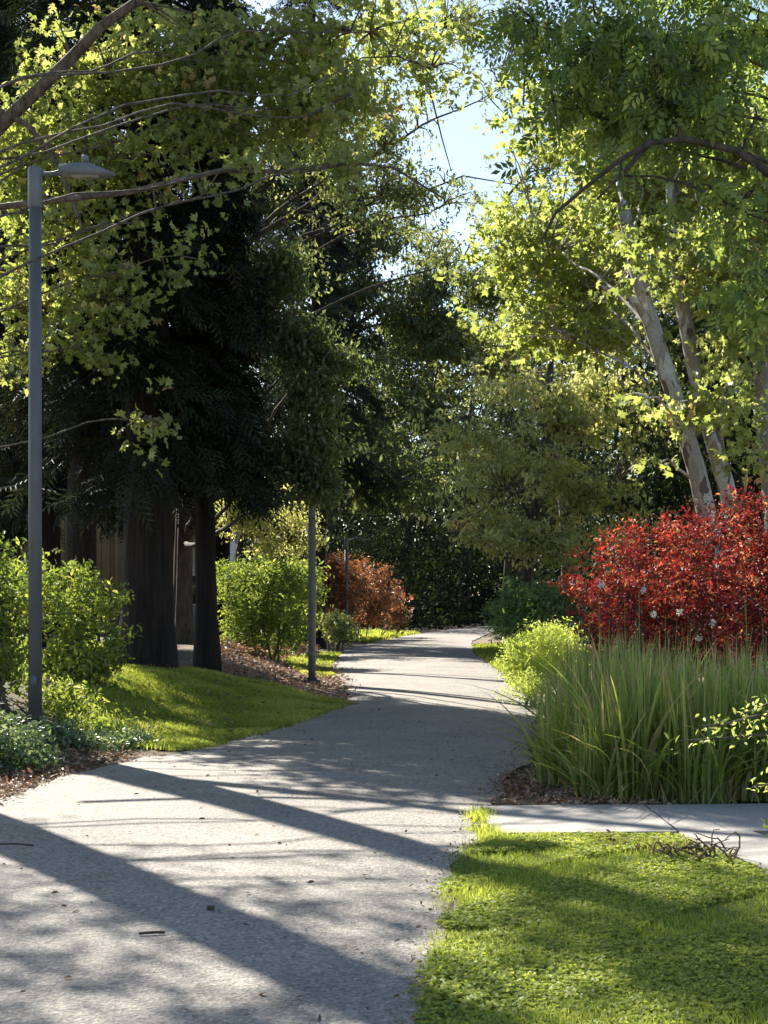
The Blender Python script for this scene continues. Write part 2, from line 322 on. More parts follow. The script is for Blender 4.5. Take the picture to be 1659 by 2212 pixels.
def tree(name, label, trunk_pts, trunk_r, lobes, ncl, per, spread, size, kind, leafm, barkm, cat='tree', group=None, gap=-.2, wl=2.2, seed=1,
         droop=.5, upb=.8, twigs=True, extra=None, limb_r=.28, tint_mu=.5, shell=.45, flare=1.5, sides=12, limb_sag=.3):
    base = Vector(tuple(trunk_pts[0])); root = thing(name, base, label, cat, group)
    tb = MB(); tp = np.array([tuple(p) for p in trunk_pts], float)
    d = np.concatenate([[0], np.cumsum(np.linalg.norm(np.diff(tp, axis=0), axis=1))]); n = max(10, int(d[-1]/.6))
    s = np.linspace(0, d[-1], n); pts = np.stack([np.interp(s, d, tp[:,i]) for i in range(3)], -1)
    for _ in range(2): pts[1:-1] = (pts[:-2]+2*pts[1:-1]+pts[2:])/4
    rr = trunk_r[0]+(trunk_r[1]-trunk_r[0])*(s/d[-1]); rr = rr*(1+(flare-1)*np.exp(-s/.5)); pts[0,2] -= .15
    tb.tube(pts, rr, sides, .035)
    skel = [pts[len(pts)//3:]]
    for l in lobes:
        c = np.array(l[:3]); j = int(np.clip(np.argmin(np.abs(pts[:,2]-(c[2]-.45*np.hypot(*(c[:2]-pts[:,:2].mean(0)))))), n//5, n-1))
        cv = curve(pts[j], c, limb_sag, 15, .045); r0 = min(rr[j]*.6, trunk_r[0]*limb_r+.01)
        tb.tube(cv, np.linspace(r0, max(.01, r0*.2), 15), 7, .03); skel.append(cv)
    for cv, r0, r1 in (extra or []):
        cv = np.array([tuple(p) for p in cv], float); tb.tube(cv, np.linspace(r0, r1, len(cv)), 8, .04); skel.append(cv)
    C, idx = sample_lobes(lobes, ncl, gap, wl, seed, shell)
    if twigs:
        sk = np.concatenate([np.stack([np.interp(np.linspace(0, len(q)-1, 24), np.arange(len(q)), q[:,i]) for i in range(3)], -1) for q in skel])
        for c in C[::(4 if per < 12 else 2)]:
            dd = np.linalg.norm(sk-c, axis=1)+.8*np.maximum(0, sk[:,2]-c[2]); q = sk[np.argmin(dd)]
            if np.linalg.norm(q-c) > .15: tb.tube(curve(q, c, .08, 5, .1), np.linspace(.018, .005, 5)*(1+size*1.2), 4)
    tb.obj('trunk', barkm, root, smooth=True)
    cb = MB(); foliage(cb, C, per, spread, size, kind, droop, upb, seed, tint_mu); cb.obj('crown', leafm, root)
    return root

# ------------------------------------------------------------------ ground, path, lawns
def grid_axis(lo, hi, step, far): 
    a = np.arange(lo, hi+1e-6, step); return np.concatenate([[-x for x in far[::-1]], a, [hi+x for x in far]])
xs = np.concatenate([[-600,-200,-80,-40], np.arange(-24, 24.01, .25), [40,80,200,600]])
ys = np.concatenate([[-600,-100,-30,-8], np.arange(2, 70.01, .25), [75,80,90,100,120,160,300,1200]])
XX, YY = np.meshgrid(xs, ys); ZZ = gz(XX, YY); nx = len(xs); ny = len(ys)
i = (np.arange(ny-1)[:,None]*nx+np.arange(nx-1)[None]).ravel()
tag(mesh('ground', np.stack([XX.ravel(), YY.ravel(), ZZ.ravel()-.02], -1), np.stack([i, i+1, i+nx+1, i+nx], -1), M['soil'], smooth=True), kind='structure')
py = np.concatenate([[-20,-8,0], np.arange(3, 40, .2), np.arange(40, 130, 1.0)])
wobL = .035*np.sin(py*3.1)+.03*np.sin(py*7.7+1); wobR = .03*np.sin(py*2.6)+.025*np.sin(py*8.3)
cols = 7; PV = []
for y, a, b in zip(py, edge_l(py)+wobL, edge_r(py)+wobR):
    for c in range(cols): t = c/(cols-1); PV.append((a+(b-a)*t, y, .012+.03*(1-(2*t-1)**2)))
i = (np.arange(len(py)-1)[:,None]*cols+np.arange(cols-1)[None]).ravel()
tag(mesh('path', PV, np.stack([i, i+1, i+cols+1, i+cols], -1), M['path'], smooth=True), kind='structure')
sp = MB()
def slab(poly, z, th=.05):
    n = len(poly); V = [(x, y, z) for x, y in poly]+[(x, y, z-th) for x, y in poly]
    sp.add(V, [list(range(n))]); sp.add(V, [(k, k+n, (k+1) % n+n, (k+1) % n) for k in range(n)])
xj = [.72, 2.0, 3.3, 4.6, 5.9, 7.2]
for a, b in zip(xj[:-1], xj[1:]): slab([(a+.008,10.12+.05*(a-.7)),(b-.008,10.12+.05*(b-.7)),(b-.008,11.5+.04*(b-.7)),(a+.008,11.45+.04*(a-.7))], .030)
slab([(2.0,10.17),(2.22,8.75),(2.78,8.75),(2.50,10.19)], .030); slab([(2.22,8.74),(2.58,6.6),(3.4,6.6),(2.78,8.74)], .030); slab([(2.58,6.59),(3.0,3.5),(4.1,3.5),(3.4,6.59)], .030)
tag(sp.obj('side_path', M['concrete']), kind='structure')
def inpoly(x, y, poly):
    poly = np.array(poly); c = np.zeros(x.shape, bool); j = len(poly)-1
    for k in range(len(poly)):
        xi, yi = poly[k]; xj_, yj = poly[j]
        m = ((yi > y) != (yj > y)) & (x < (xj_-xi)*(y-yi)/(yj-yi+1e-12)+xi); c ^= m; j = k
    return c
def gd(*pts): return [tuple(G(a, b))[:2] for a, b in pts]
lawnR = [(edge_r(y)-.05, y) for y in np.arange(3.5, 10.1, .4)]+[(.95,10.05),(1.3,10.08),(1.95,10.1),(2.18,8.75),(2.54,6.6),(2.9,3.5)]
lawnR2 = [(2.85,8.8),(2.57,10.12),(6,10.3),(6,8),(3.0,8.0)]
lawnL = [(float(edge_l(y))-.04, y) for y in np.arange(15.9, 23.2, .8)]+gd((700,1508),(600,1482),(500,1462),(420,1448),(290,1440),(200,1465),(140,1500),(150,1560),(290,1612))
lawnFar = [(edge_r(y)+.03, y) for y in np.arange(29, 56, 3)]+[(6,56),(7,44),(4.5,34),(3.4,29)]
lawnFarL = [(edge_l(y)-.05, y) for y in np.arange(56, 74, 3)]+[(-1.5,72),(-2.3,60)]
lawnMid = [(edge_l(y)-.05, y) for y in np.arange(31, 46, 2)]+[(-2.6,45),(-2.4,36),(-1.6,31)]
def turf(name, poly, step):
    P_ = np.array(poly); x = np.arange(P_[:,0].min(), P_[:,0].max()+step, step); y = np.arange(P_[:,1].min(), P_[:,1].max()+step, step)
    X, Y = np.meshgrid(x, y); n = len(x); i = (np.arange(len(y)-1)[:,None]*n+np.arange(n-1)[None]).ravel()
    cxm = (X[:-1,:-1]+step/2).ravel(); cym = (Y[:-1,:-1]+step/2).ravel(); k = inpoly(cxm, cym, poly); i = i[k]
    tag(mesh(name, np.stack([X.ravel(), Y.ravel(), gz(X, Y).ravel()+.006], -1), np.stack([i, i+1, i+n+1, i+n], -1), M['turf'], smooth=True), kind='structure')
def blades(mb, x, y, h, wd, lean=.5, tint=None, z=None, seg=2):
    n = len(x); z = gz(x, y) if z is None else z; a = RNG.uniform(0, 2*np.pi, n); ln = RNG.uniform(.1, 1, n)*lean
    b = RNG.uniform(0, 2*np.pi, n); wx, wy = np.cos(b)*wd/2, np.sin(b)*wd/2; dx, dy = np.cos(a)*ln*h, np.sin(a)*ln*h
    V = []
    for k in range(seg):
        t = k/seg; f = 1-.3*t; ox, oy, oz = dx*t*t, dy*t*t, h*(t-.25*ln*t*t)
        V += [np.stack([x+ox-wx*f, y+oy-wy*f, z+oz], -1), np.stack([x+ox+wx*f, y+oy+wy*f, z+oz], -1)]
    V.append(np.stack([x+dx, y+dy, z+h*(1-.25*ln)], -1)); V = np.stack(V, 1); nv = 2*seg+1
    o = np.arange(n)[:,None]*nv; t = RNG.uniform(0, 1, n) if tint is None else tint
    mb.add(V.reshape(-1, 3), np.concatenate([o+np.array([nv-3, nv-2, nv-1])]), t); mb.n -= n*nv
    for k in range(seg-1): mb.F.setdefault(4, []).append(o+np.array([2*k, 2*k+1, 2*k+3, 2*k+2])+mb.n); mb.T.setdefault(4, []).append(t)
    mb.n += n*nv
def scatter(poly, n, fringe=.05):
    P_ = np.array(poly); out = []
    x = RNG.uniform(P_[:,0].min(), P_[:,0].max(), n*6); y = RNG.uniform(P_[:,1].min(), P_[:,1].max(), n*6)
    k = inpoly(x, y, poly); x, y = x[k][:n], y[k][:n]
    return x+RNG.normal(0, fringe, len(x)), y+RNG.normal(0, fringe, len(x))
def grass(name, label, poly, n, h, wd, clover=0, dry=.0, lean=.7, fringe=.035):
    mb = MB(); x, y = scatter(poly, n, fringe)
    pt = gaps(np.stack([x, y, x*0], -1), 1.1, 5); hh = h*RNG.uniform(.5, 1.25, len(x))*(1+.35*pt)
    tint = np.clip(.40+.22*pt+.16*gaps(np.stack([x, y, x*0], -1), 3.1, 8)+RNG.normal(0, .22, len(x))+dry, 0, 1)
    blades(mb, x, y, hh, wd, lean, tint)
    if clover:
        x, y = scatter(poly, clover, fringe); pt = gaps(np.stack([x, y, x*0], -1), .8, 9); k = pt > -.2; x, y = x[k], y[k]; m = len(x)
        p = np.stack([x, y, gz(x, y)+RNG.uniform(.3, 1, m)*h*.95], -1); nr = RNG.normal(size=(m, 3))*.35; nr[:,2] += 1
        for q in range(3):
            a = RNG.uniform(0, .6, m)+q*2.09; tip = np.stack([np.cos(a), np.sin(a), a*0-.1], -1)
            leaves(mb, p, tip, nr, .019, 'oval2', np.clip(RNG.normal(.5, .22, m), 0, 1))
    tag(mb.obj(name, M['grass']), label, 'grass', kind='stuff')
LEAF['oval2'] = oval(.95)
turf('lawn_right', lawnR, .04); turf('lawn_corner', lawnR2, .1); turf('lawn_left', lawnL, .15); turf('lawn_far_right', lawnFar, .3); turf('lawn_far_left', lawnFarL, .3); turf('lawn_mid_left', lawnMid, .2)
grass('grass', 'bright green clover and grass lawn at the right of the path in the foreground', lawnR, 90000, .045, .0055, 52000)
grass('grass', 'small patch of grass right of the diagonal concrete walk', lawnR2, 12000, .04, .006, 2500)
grass('grass', 'green lawn rising under the redwoods left of the path', lawnL, 90000, .06, .012, 6000, fringe=.07)
grass('grass', 'grass strip at the right of the distant path', lawnFar, 16000, .09, .03)
grass('grass', 'sunlit grass tuft at the far left bend of the path', lawnFarL, 6000, .16, .05, fringe=.1)
grass('grass', 'grass strip between the middle lamp post and the path', lawnMid, 7000, .07, .025)
# the tuft growing in the joint where the side path meets the main path
mbw = MB(); x = RNG.normal(.70, .05, 1500)+.0; y = RNG.uniform(9.75, 11.3, 1500); k = (gaps(np.stack([x*0, y, x*0], -1), .7, 3) > -.45); x, y = x[k]+.03*np.sin(y[k]*4), y[k]
blades(mbw, x, y, RNG.uniform(.03, .11, len(x)), .008, .9, np.clip(RNG.normal(.65, .2, len(x)), 0, 1)); tag(mbw.obj('weeds', M['grass']), 'yellow green weeds in the joint between the path and the concrete walk', 'weeds', kind='stuff')
# fallen leaves
def litter(name, label, poly, n, size, fringe=.1, mu=.5, zz=.02):
    mb = MB(); x, y = scatter(poly, n, fringe); n = len(x); z = gz(x, y)+RNG.uniform(zz*.5, zz*1.8, n)
    on = (x > edge_l(y)) & (x < edge_r(y)); z = np.where(on, .012+.03+RNG.uniform(0, .006, n), z)
    nr = RNG.normal(size=(n, 3))*.6; nr[:,2] += 1; tip = RNG.normal(size=(n, 3)); tip[:,2] *= .3
    leaves(mb, np.stack([x, y, z], -1), tip, nr, size*RNG.uniform(.5, 1.5, n), 'oval', np.clip(RNG.normal(mu, .28, n), 0, 1))
    tag(mb.obj(name, M['litter']), label, 'fallen leaves', kind='stuff')
mulch = gd((470,1405),(560,1395),(660,1410),(715,1440),(742,1480),(755,1512),(690,1505),(600,1480),(500,1460),(430,1440))
litter('leaf_litter', 'brown leaf litter around the middle lamp post', mulch, 9000, .07, .15, .62)
litter('leaf_litter', 'dry leaves on the bare corner beside the strap leaf clump', [(.85,11.55),(1.15,13.6),(1.5,14.2),(1.9,12),(2.3,11.6),(1.3,11.5)], 2600, .045, .07, .55)
litter('leaf_litter', 'brown leaf litter at the lower left edge of the path', [(-3.0,11.4),(-3.0,13.4),(-2.5,15.3),(-3.2,16),(-5,16),(-5,11.4)], 5200, .06, .06, .5)
litter('leaf_litter', 'dry leaves and bare soil beside the clover lawn by the concrete walk', [(1.1,9.75),(1.9,9.2),(2.15,8.9),(1.98,10.05),(1.2,10.1)], 420, .04, .04, .4, .02)
litter('leaf_litter', 'dead leaves and needles scattered on the left lawn under the redwoods', lawnL, 700, .05, .1, .45, .05)
litter('leaf_litter', 'scattered small dead leaves lying on the asphalt path', [(-3,5),(.3,5.5),(1,13),(2,22),(-.4,23),(-2.2,16),(-3,12)], 330, .035, 0, .3)
litter('leaf_litter', 'reddish dead leaves piled under the mid green shrub', gd((470,1400),(560,1385),(650,1395),(690,1418),(560,1424),(480,1420)), 5000, .12, .1, .85, .12)

ey = np.arange(4, 40, .8)
litter('leaf_litter', 'crumbs of soil and dead leaf along the left edge of the path', [(edge_l(y)+.16, y) for y in ey]+[(edge_l(y)-.12, y) for y in ey[::-1]], 2600, .028, .05, .35)
litter('leaf_litter', 'crumbs of soil and dead leaf along the right edge of the path', [(edge_r(y)-.16, y) for y in ey]+[(edge_r(y)+.1, y) for y in ey[::-1]], 2600, .028, .05, .35)
# ------------------------------------------------------------------ lamp posts
lb = G(76, 1580); lamp_h = EYE+(HY-365*K)/F*lb.y-lb.z
def make_lamp(loc, h, label):
    t = thing('street_lamp', loc, label, 'street lamp', 'lamp posts along the path'); L = Vector(loc)
    b = MB(); b.lathe(L, [(.0,-.05),(.075,-.05),(.072,h*.5),(.068,h-.42),(.068,h-.42)], 20); b.obj('pole', M['pole'], t, smooth=True)
    b = MB(); b.lathe(L, [(.068,h-.43),(.080,h-.42),(.080,h+.0),(.07,h+.015),(0,h+.02)], 20); b.obj('pole_sleeve', M['lamp'], t, smooth=True)
    b = MB(); b.lathe(L, [(.0,.06),(.15,.05),(.16,.0),(.16,-.06)], 16)
    for k in range(4): b.lathe(L+Vector((.115*math.cos(k*1.57+.78), .115*math.sin(k*1.57+.78), .05)), [(.018,0),(.018,.035),(0,.036)], 6)
    b.obj('base_plate', M['dark'], t)
    b = MB(); b.box(L+Vector((.0,-.075,.55)), (.07,.012,.14)); b.obj('access_cover', M['pole'], t)
    b = MB(); b.tube([L+Vector((.06,0,h-.06)), L+Vector((.2,0,h-.055)), L+Vector((.28,0,h-.04))], [.028,.028,.04], 8); b.obj('arm', M['pole'], t, smooth=True)
    # wedge housing
    b = MB(); x0, x1 = .27, .88; prof = [(x0,-.09,-.07,.035),(.45,-.11,-.075,.05),(.62,-.11,-.08,.045),(.74,-.10,-.078,-.005),(x1,-.05,-.068,-.055)]
    V = []
    for x, hw, zb, zt in prof: V += [L+Vector((x, hw, h+zb)), L+Vector((x, -hw, h+zb)), L+Vector((x, -hw*.75, h+zt)), L+Vector((x, hw*.75, h+zt))]
    b.add([tuple(v) for v in V], [(4*k+j, 4*k+(j+1) % 4, 4*k+4+(j+1) % 4, 4*k+4+j) for k in range(4) for j in range(4)]+[(0,3,2,1),(16,17,18,19)])
    hd = b.obj('lamp_head', M['lamp'], t)
    b = MB(); b.box(L+Vector((.56,0,h-.086)), (.3,.16,.012)); hd_l = b.obj('lens', M['lens'], hd)
    b = MB(); b.lathe(L+Vector((.55,0,h+.045)), [(.03,0),(.03,.03),(.042,.03),(.042,.09),(.03,.105),(0,.108)], 12); b.obj('photocell', M['lamp'], hd, smooth=True)
    return t
lamp = make_lamp(lb, lamp_h, 'dark grey lamp post with flat wedge head standing nearest, in front of the left bushes')
l2 = copy_tree(lamp); l2.location = G(674, 1474); l2['label'] = 'middle lamp post rising from the leaf litter beside the path, its head lost in foliage'
p3 = P(748, 1392, 57); l3 = make_lamp((p3.x, 57, 0), 3.95, 'short pale lamp post farthest along the path, in front of the orange hedge')

# ------------------------------------------------------------------ buildings behind the redwoods
def building(name, label, x0, x1, y0, y1, h, wallm, win, door, z0=.0, ridge=1.6):
    c = Vector(((x0+x1)/2, y0, z0)); t = thing(name, c, label, 'building')
    b = MB(); b.box(((x0+x1)/2, (y0+y1)/2, z0+h/2), (x1-x0, y1-y0, h)); b.obj('wall', wallm, t)
    b = MB()
    ym = (y0+y1)/2; e = .6; za = z0+h-.12
    V = [(x0-e,y0-e,za),(x1+e,y0-e,za),(x1+e,y1+e,za),(x0-e,y1+e,za),(x0-e,ym,za+ridge),(x1+e,ym,za+ridge)]
    V += [(x, y, z+.22) for x, y, z in V]
    b.add(V, [(0,1,5,4),(2,3,4,5),(6,10,11,7),(8,11,10,9),(0,6,7,1),(2,8,9,3)]); b.add(V, [(0,4,10),(0,10,6),(3,10,4),(3,9,10),(1,11,5),(1,7,11),(2,5,11),(2,11,8)]); b.obj('roof', M['roof'], t)
    for wx, wz, ww, wh in win:
        f = MB(); q = .07
        for cx, cz, sx, sz in ((wx, wz+wh/2, ww+2*q, q), (wx, wz-wh/2, ww+2*q, q), (wx-ww/2-q/2, wz, q, wh-q), (wx+ww/2+q/2, wz, q, wh-q), (wx, wz, .04, wh-q)): f.box((cx, y0-.03, z0+cz), (sx, .08, sz))
        fo = f.obj('window', M['trim'], t); g = MB(); g.box((wx, y0-.012, z0+wz), (ww-.004, .02, wh-.08)); g.obj('pane', M['glass'], fo)
    for dx, dw in door:
        f = MB(); f.box((dx, y0-.03, z0+1.03), (dw, .06, 2.06)); fo = f.obj('door', M['trim'], t)
        f = MB(); f.lathe((dx+dw*.38, y0-.075, z0+.98), [(.0,-.02),(.03,-.01),(.03,.01),(0,.02)], 8); f.obj('handle', M['dark'], fo)
    # corner boards and a plinth
    for cx in (x0+.06, x1-.06):
        b = MB(); b.box((cx, y0-.02, z0+h/2), (.14, .07, h-.2)); b.obj('corner_board', M['trim'] if wallm is not M['tan_siding'] else M['tan_siding'], t)
    return t
building('house', 'tan board sided apartment building glimpsed between the redwood trunks', -24, -8.3, 47, 57, 6.2, M['tan_siding'], [(-11.2,1.7,1.5,1.3),(-14.5,1.7,1.5,1.3),(-11.2,4.4,1.5,1.2),(-14.5,4.4,1.5,1.2)], [], .45)
building('house', 'pale grey house wall showing between the two nearest redwood trunks', -11.4, -6.6, 60, 69, 5.2, M['white_siding'], [(-7.4,1.9,.9,1.2)], [(-9.4,.95)], .1)

# ------------------------------------------------------------------ near plane trees on the left (trunks just outside the frame, crowns over the path)
tree('plane_tree', 'plane tree reaching in from the upper left with a thick limb above the lamp head',
     [(-6.4,20.4,.4),(-6.35,20.2,5),(-6.2,20.1,9),(-5.9,20.0,13)], (.30,.2),
     [lp(60,330,150,200,21.8,.9), lp(200,640,160,120,21.5,.8), lp(330,905,50,70,21,.4,4), lp(430,560,80,50,21.2,.5), lp(330,150,280,150,21.8,1), lp(40,660,90,150,21.6,.8), lp(250,340,220,110,21.5,.8), lp(70,770,60,40,21.3,.5), lp(190,760,90,50,21.3,.5),
      lp(500,250,140,110,21.6,.8), lp(440,420,90,60,21.4,.5), lp(120,480,130,100,21.6,.8),
      (-6.8,21.5,13,2.2,2.2,1.2,.2), (-5.6,18.2,10.6,1.0,1.2,.7,.3), (-5.5,19.5,12.5,2.0,2.4,1.0,.22)],
     1350, 9, .27, .125, 'lobed', M['plane_leaf'], M['grey_bark'], gap=.08, wl=.75, seed=3, droop=.6, upb=.2, limb_r=.02,
     extra=[([P(-260,560,20.8),P(-60,330,20.6),P(60,215,20.4),P(150,130,20.4),P(215,60,20.4),P(300,0,20.4),P(420,-120,20.4)], .12, .055),
            ([P(-120,180,20.6),P(60,270,20.4),P(120,345,20.4),P(170,470,20.2)], .05, .025)])
tree('plane_tree', 'plane tree at the left edge whose long thin branch crosses below the lamp head',
     [(-5.4,14.9,.2),(-5.35,14.8,5),(-5.2,14.7,9),(-4.9,14.7,12.5)], (.32,.22),
     [lp(560,110,200,130,21.5,.9), lp(800,70,200,90,21.5,.9), lp(560,360,130,45,19.6,.6), lp(760,350,90,35,19.8,.5), lp(300,480,100,40,19,.6), lp(740,210,130,90,20.8,1,.9),
      lp(650,230,120,100,21.4,.8), lp(930,150,90,80,21.5,.8,.6),
      (-4.8,15,12,2.4,2.2,1.2,.16), (-3.4,13.4,11.5,1.8,2,1.0,.16), (-2.0,15.5,12.5,2.2,2.2,1,.09), (-6.6,12.6,10.5,1.7,1.7,1,.14), (-7.6,17.3,10.6,2.4,2.4,1.1,.17), (-9.2,19.5,10.4,1.8,2.2,1,.15)],
     1100, 9, .27, .125, 'lobed', M['plane_leaf'], M['grey_bark'], gap=.02, wl=.75, seed=5, droop=.6, upb=.2, limb_r=.02,
     extra=[([P(-300,470,18.6),P(-60,455,19),P(80,437,19),P(280,415,19),P(480,368,19.3),P(640,372,19.5),P(760,352,19.6),P(850,362,19.7),P(960,430,19.9)], .05, .014)])

# ------------------------------------------------------------------ redwoods
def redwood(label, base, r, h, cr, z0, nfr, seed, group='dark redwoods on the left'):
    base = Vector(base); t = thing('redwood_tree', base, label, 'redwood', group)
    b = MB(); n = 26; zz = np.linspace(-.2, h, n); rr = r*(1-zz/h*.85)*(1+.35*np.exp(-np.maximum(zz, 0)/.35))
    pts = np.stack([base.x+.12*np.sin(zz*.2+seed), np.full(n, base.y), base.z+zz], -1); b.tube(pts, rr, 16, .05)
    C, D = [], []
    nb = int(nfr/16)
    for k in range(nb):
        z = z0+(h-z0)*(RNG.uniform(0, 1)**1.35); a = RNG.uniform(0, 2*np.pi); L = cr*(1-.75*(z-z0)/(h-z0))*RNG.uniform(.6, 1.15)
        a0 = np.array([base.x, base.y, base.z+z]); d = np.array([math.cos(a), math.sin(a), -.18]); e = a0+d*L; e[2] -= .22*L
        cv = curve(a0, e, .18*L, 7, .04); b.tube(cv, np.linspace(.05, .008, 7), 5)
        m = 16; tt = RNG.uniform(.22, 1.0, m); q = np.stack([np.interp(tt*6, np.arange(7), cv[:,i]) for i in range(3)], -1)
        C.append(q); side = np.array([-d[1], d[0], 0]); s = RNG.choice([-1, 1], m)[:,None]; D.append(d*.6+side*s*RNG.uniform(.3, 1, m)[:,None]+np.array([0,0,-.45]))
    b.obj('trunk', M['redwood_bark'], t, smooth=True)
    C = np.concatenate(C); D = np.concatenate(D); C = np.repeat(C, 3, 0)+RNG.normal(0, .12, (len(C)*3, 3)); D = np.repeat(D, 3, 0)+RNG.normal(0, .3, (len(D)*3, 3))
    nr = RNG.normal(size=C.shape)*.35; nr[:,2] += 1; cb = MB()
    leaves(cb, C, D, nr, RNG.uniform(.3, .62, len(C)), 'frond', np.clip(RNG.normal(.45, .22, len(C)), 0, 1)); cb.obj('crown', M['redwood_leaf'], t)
    return t
ga, gb = G(305, 1440), G(433, 1440)
redwood('thick dark redwood trunk at the back edge of the lawn', ga, .40, 27, 2.3, 3.0, 4200, 1)
redwood('slimmer flared redwood trunk just right of the thickest one', gb, .19, 12.5, 1.3, 3.2, 1700, 2)
redwood('redwood behind the left bush, next to the tan building', (-7.3, 32.5, .5), .36, 17, 2.3, 3.4, 2600, 3)
redwood('redwood at the far left behind the nearest lamp post', (-10.3, 36, .5), .4, 26, 2.3, 3.2, 2600, 4)
redwood('redwood trunk standing directly behind the thick one', (-5.6, 28.2, .6), .3, 25, 2.2, 4.2, 2600, 5)
redwood('dark trunk right of the middle lamp post, beside the orange hedge', (-2.3, 50, 0), .34, 26, 2.8, 5.2, 2600, 6)
redwood('tall redwood farther back behind the mid green shrub', (-6.4, 58, 0), .36, 27, 3.2, 4.5, 2600, 7)

# ------------------------------------------------------------------ broadleaf and evergreen trees over the path
redwood('redwood with bare lower trunk in front of the tan building', (-12.6, 41, .2), .4, 26, 2.6, 3.5, 2600, 8)
redwood('redwood crown filling the gap between the thick trunk and the far left ones', (-9.5, 38, .2), .33, 18, 2.2, 4.5, 2300, 9)
tree('evergreen_tree', 'dark leafy evergreen whose low branch hides the head of the middle lamp post', [(-4.6,34.5,.4),(-4.5,34,4),(-3.6,32,8),(-2.6,30,12)], (.2,.08),
     [lp(665,985,65,80,24.6,.45,1.5), lp(675,860,55,80,24.6,.45), lp(650,740,60,70,24.8,.5), lp(600,620,70,110,25,.6), lp(690,1060,45,35,24.5,.35,.8), lp(730,785,55,50,25,.4,1.2)],
     620, 26, .3, .12, 'rhomb', M['evergreen_leaf'], M['dark_bark'], gap=-.6, wl=1.2, seed=18, droop=.8, limb_sag=.1)
tree('evergreen_tree', 'dense dark green evergreen arching over the middle of the path', [(-3.4,56,0),(-3.2,56,6),(-2.0,56,12),(-1.5,56,18)], (.34,.15),
     [lp(800,900,190,180,55,1.6), lp(740,640,170,200,56,1.7), lp(930,880,90,170,55,1.4), lp(930,640,90,90,56,1.5,.7), lp(870,690,90,110,58,1.4), lp(560,520,110,160,60,1.5), lp(540,700,100,120,60,1.5), lp(850,1040,130,80,54,2), lp(660,1060,90,70,53,1.5), lp(920,740,120,160,57,2.2,.8), lp(640,420,170,180,57,3), lp(800,520,130,150,58,2.5,.8)],
     1900, 26, .45, .24, 'rhomb', M['evergreen_leaf'], M['dark_bark'], gap=-.5, wl=2.4, seed=8, droop=.8)
tree('small_leaved_tree', 'olive brown small leaved tree drooping over the right side of the path', [(4.45,46,0),(4.4,46,3),(4.9,46,6),(5.2,46,10)], (.2,.09),
     [lp(1200,930,210,150,45,1.1), lp(1080,1060,120,120,44,.8), lp(1310,1080,150,120,45,1), lp(1160,1170,170,60,43.5,.8,1.2), lp(1010,900,90,110,45,.8), lp(1340,850,110,120,46,1), lp(1010,1170,60,40,44,.7)],
     850, 20, .36, .2, 'rhomb', M['olive_leaf'], M['grey_bark'], gap=-.05, wl=1.5, seed=9, droop=.8, upb=.3)
tree('pale_tree', 'light green open crowned tree behind the olive one, below the patch of sky', [(7.5,60,0),(7.2,60,6),(5.4,60,12),(4.6,60,17)], (.3,.12),
     [lp(1080,620,200,130,58,3), lp(1240,520,160,170,60,3), lp(1060,780,150,90,58,2.5), lp(1300,720,160,140,60,3), lp(1180,330,90,140,60,2,.5), lp(950,680,100,90,59,1.5), lp(930,560,90,60,59,1.4)],
     1500, 20, .42, .24, 'rhomb', M['pale_leaf'], M['grey_bark'], gap=-.1, wl=2.5, seed=10)
tree('sparse_tree', 'thin leaved tree whose twigs cross the patch of bright sky', [(-5.5,40,.2),(-5.3,40,6),(-4,40,11),(-2.6,40,15)], (.2,.08),
     [lp(700,300,150,180,39,2,.9), lp(860,420,130,110,38,1.6,.8), lp(850,200,120,160,38,1.8,.7), lp(960,60,190,90,38,1.8,1.3), lp(830,330,60,120,38,1.2,1), lp(1000,560,100,70,38,1.4,.9), lp(880,430,140,90,38,1.4), lp(1080,190,80,80,38,1.4,.35), lp(960,440,110,70,38,1.4,.7)],
     900, 15, .34, .15, 'rhomb', M['pale_leaf'], M['dark_bark'], gap=.0, wl=1.6, seed=11,
     extra=[([P(620,560,39),P(760,430,38.6),P(900,420,38.3),P(1000,380,38),P(1120,400,38)], .05, .012), ([P(900,60,38),P(930,200,38),P(955,300,38),P(975,370,38)], .03, .012)])
tree('olive_tree', 'yellowish leaved tree hanging low behind the mid green shrub', [(-4.7,47,0),(-4.6,47,3),(-3.9,46,5.5)], (.14,.07),
     [lp(560,1110,100,50,45,1.2), lp(640,1085,60,45,45,1), lp(500,1060,60,50,45,1), lp(620,1170,80,35,45,.9)],
     300, 28, .4, .14, 'rhomb', M['olive_leaf'], M['dark_bark'], gap=-.1, wl=1.4, seed=12, droop=.8)
# plane trees on the right with mottled trunks
tree('plane_tree', 'leaning mottled plane tree trunk rising left out of the red shrub',
     [(5.1,22,0),P(1535,1120,22),P(1490,960,22),P(1440,800,22),P(1400,690,22),P(1365,560,22.2),P(1345,440,22.4)], (.175,.10),
     [lp(1250,600,170,130,27,1.8), lp(1400,420,180,130,26,2), lp(1130,520,120,100,27,1.6,.8), lp(1300,260,200,130,26,2,.8), lp(1180,710,150,70,27,1.5,.8), lp(1300,720,110,60,26,1), lp(1420,1000,40,35,20.5,.4,1.5), lp(1370,560,70,80,20.8,.5,1.3), lp(1400,860,50,30,20.8,.4,1.5)],
     1100, 9, .3, .15, 'lobed', M['plane_leaf'], M['plane_bark'], gap=-.05, wl=.8, seed=13, upb=.2, droop=.6, flare=1.2, limb_r=.1, tint_mu=.42,
     extra=[([P(1402,700,22),P(1375,655,21.9),P(1340,630,21.8),P(1290,620,21.6)], .07, .03)])
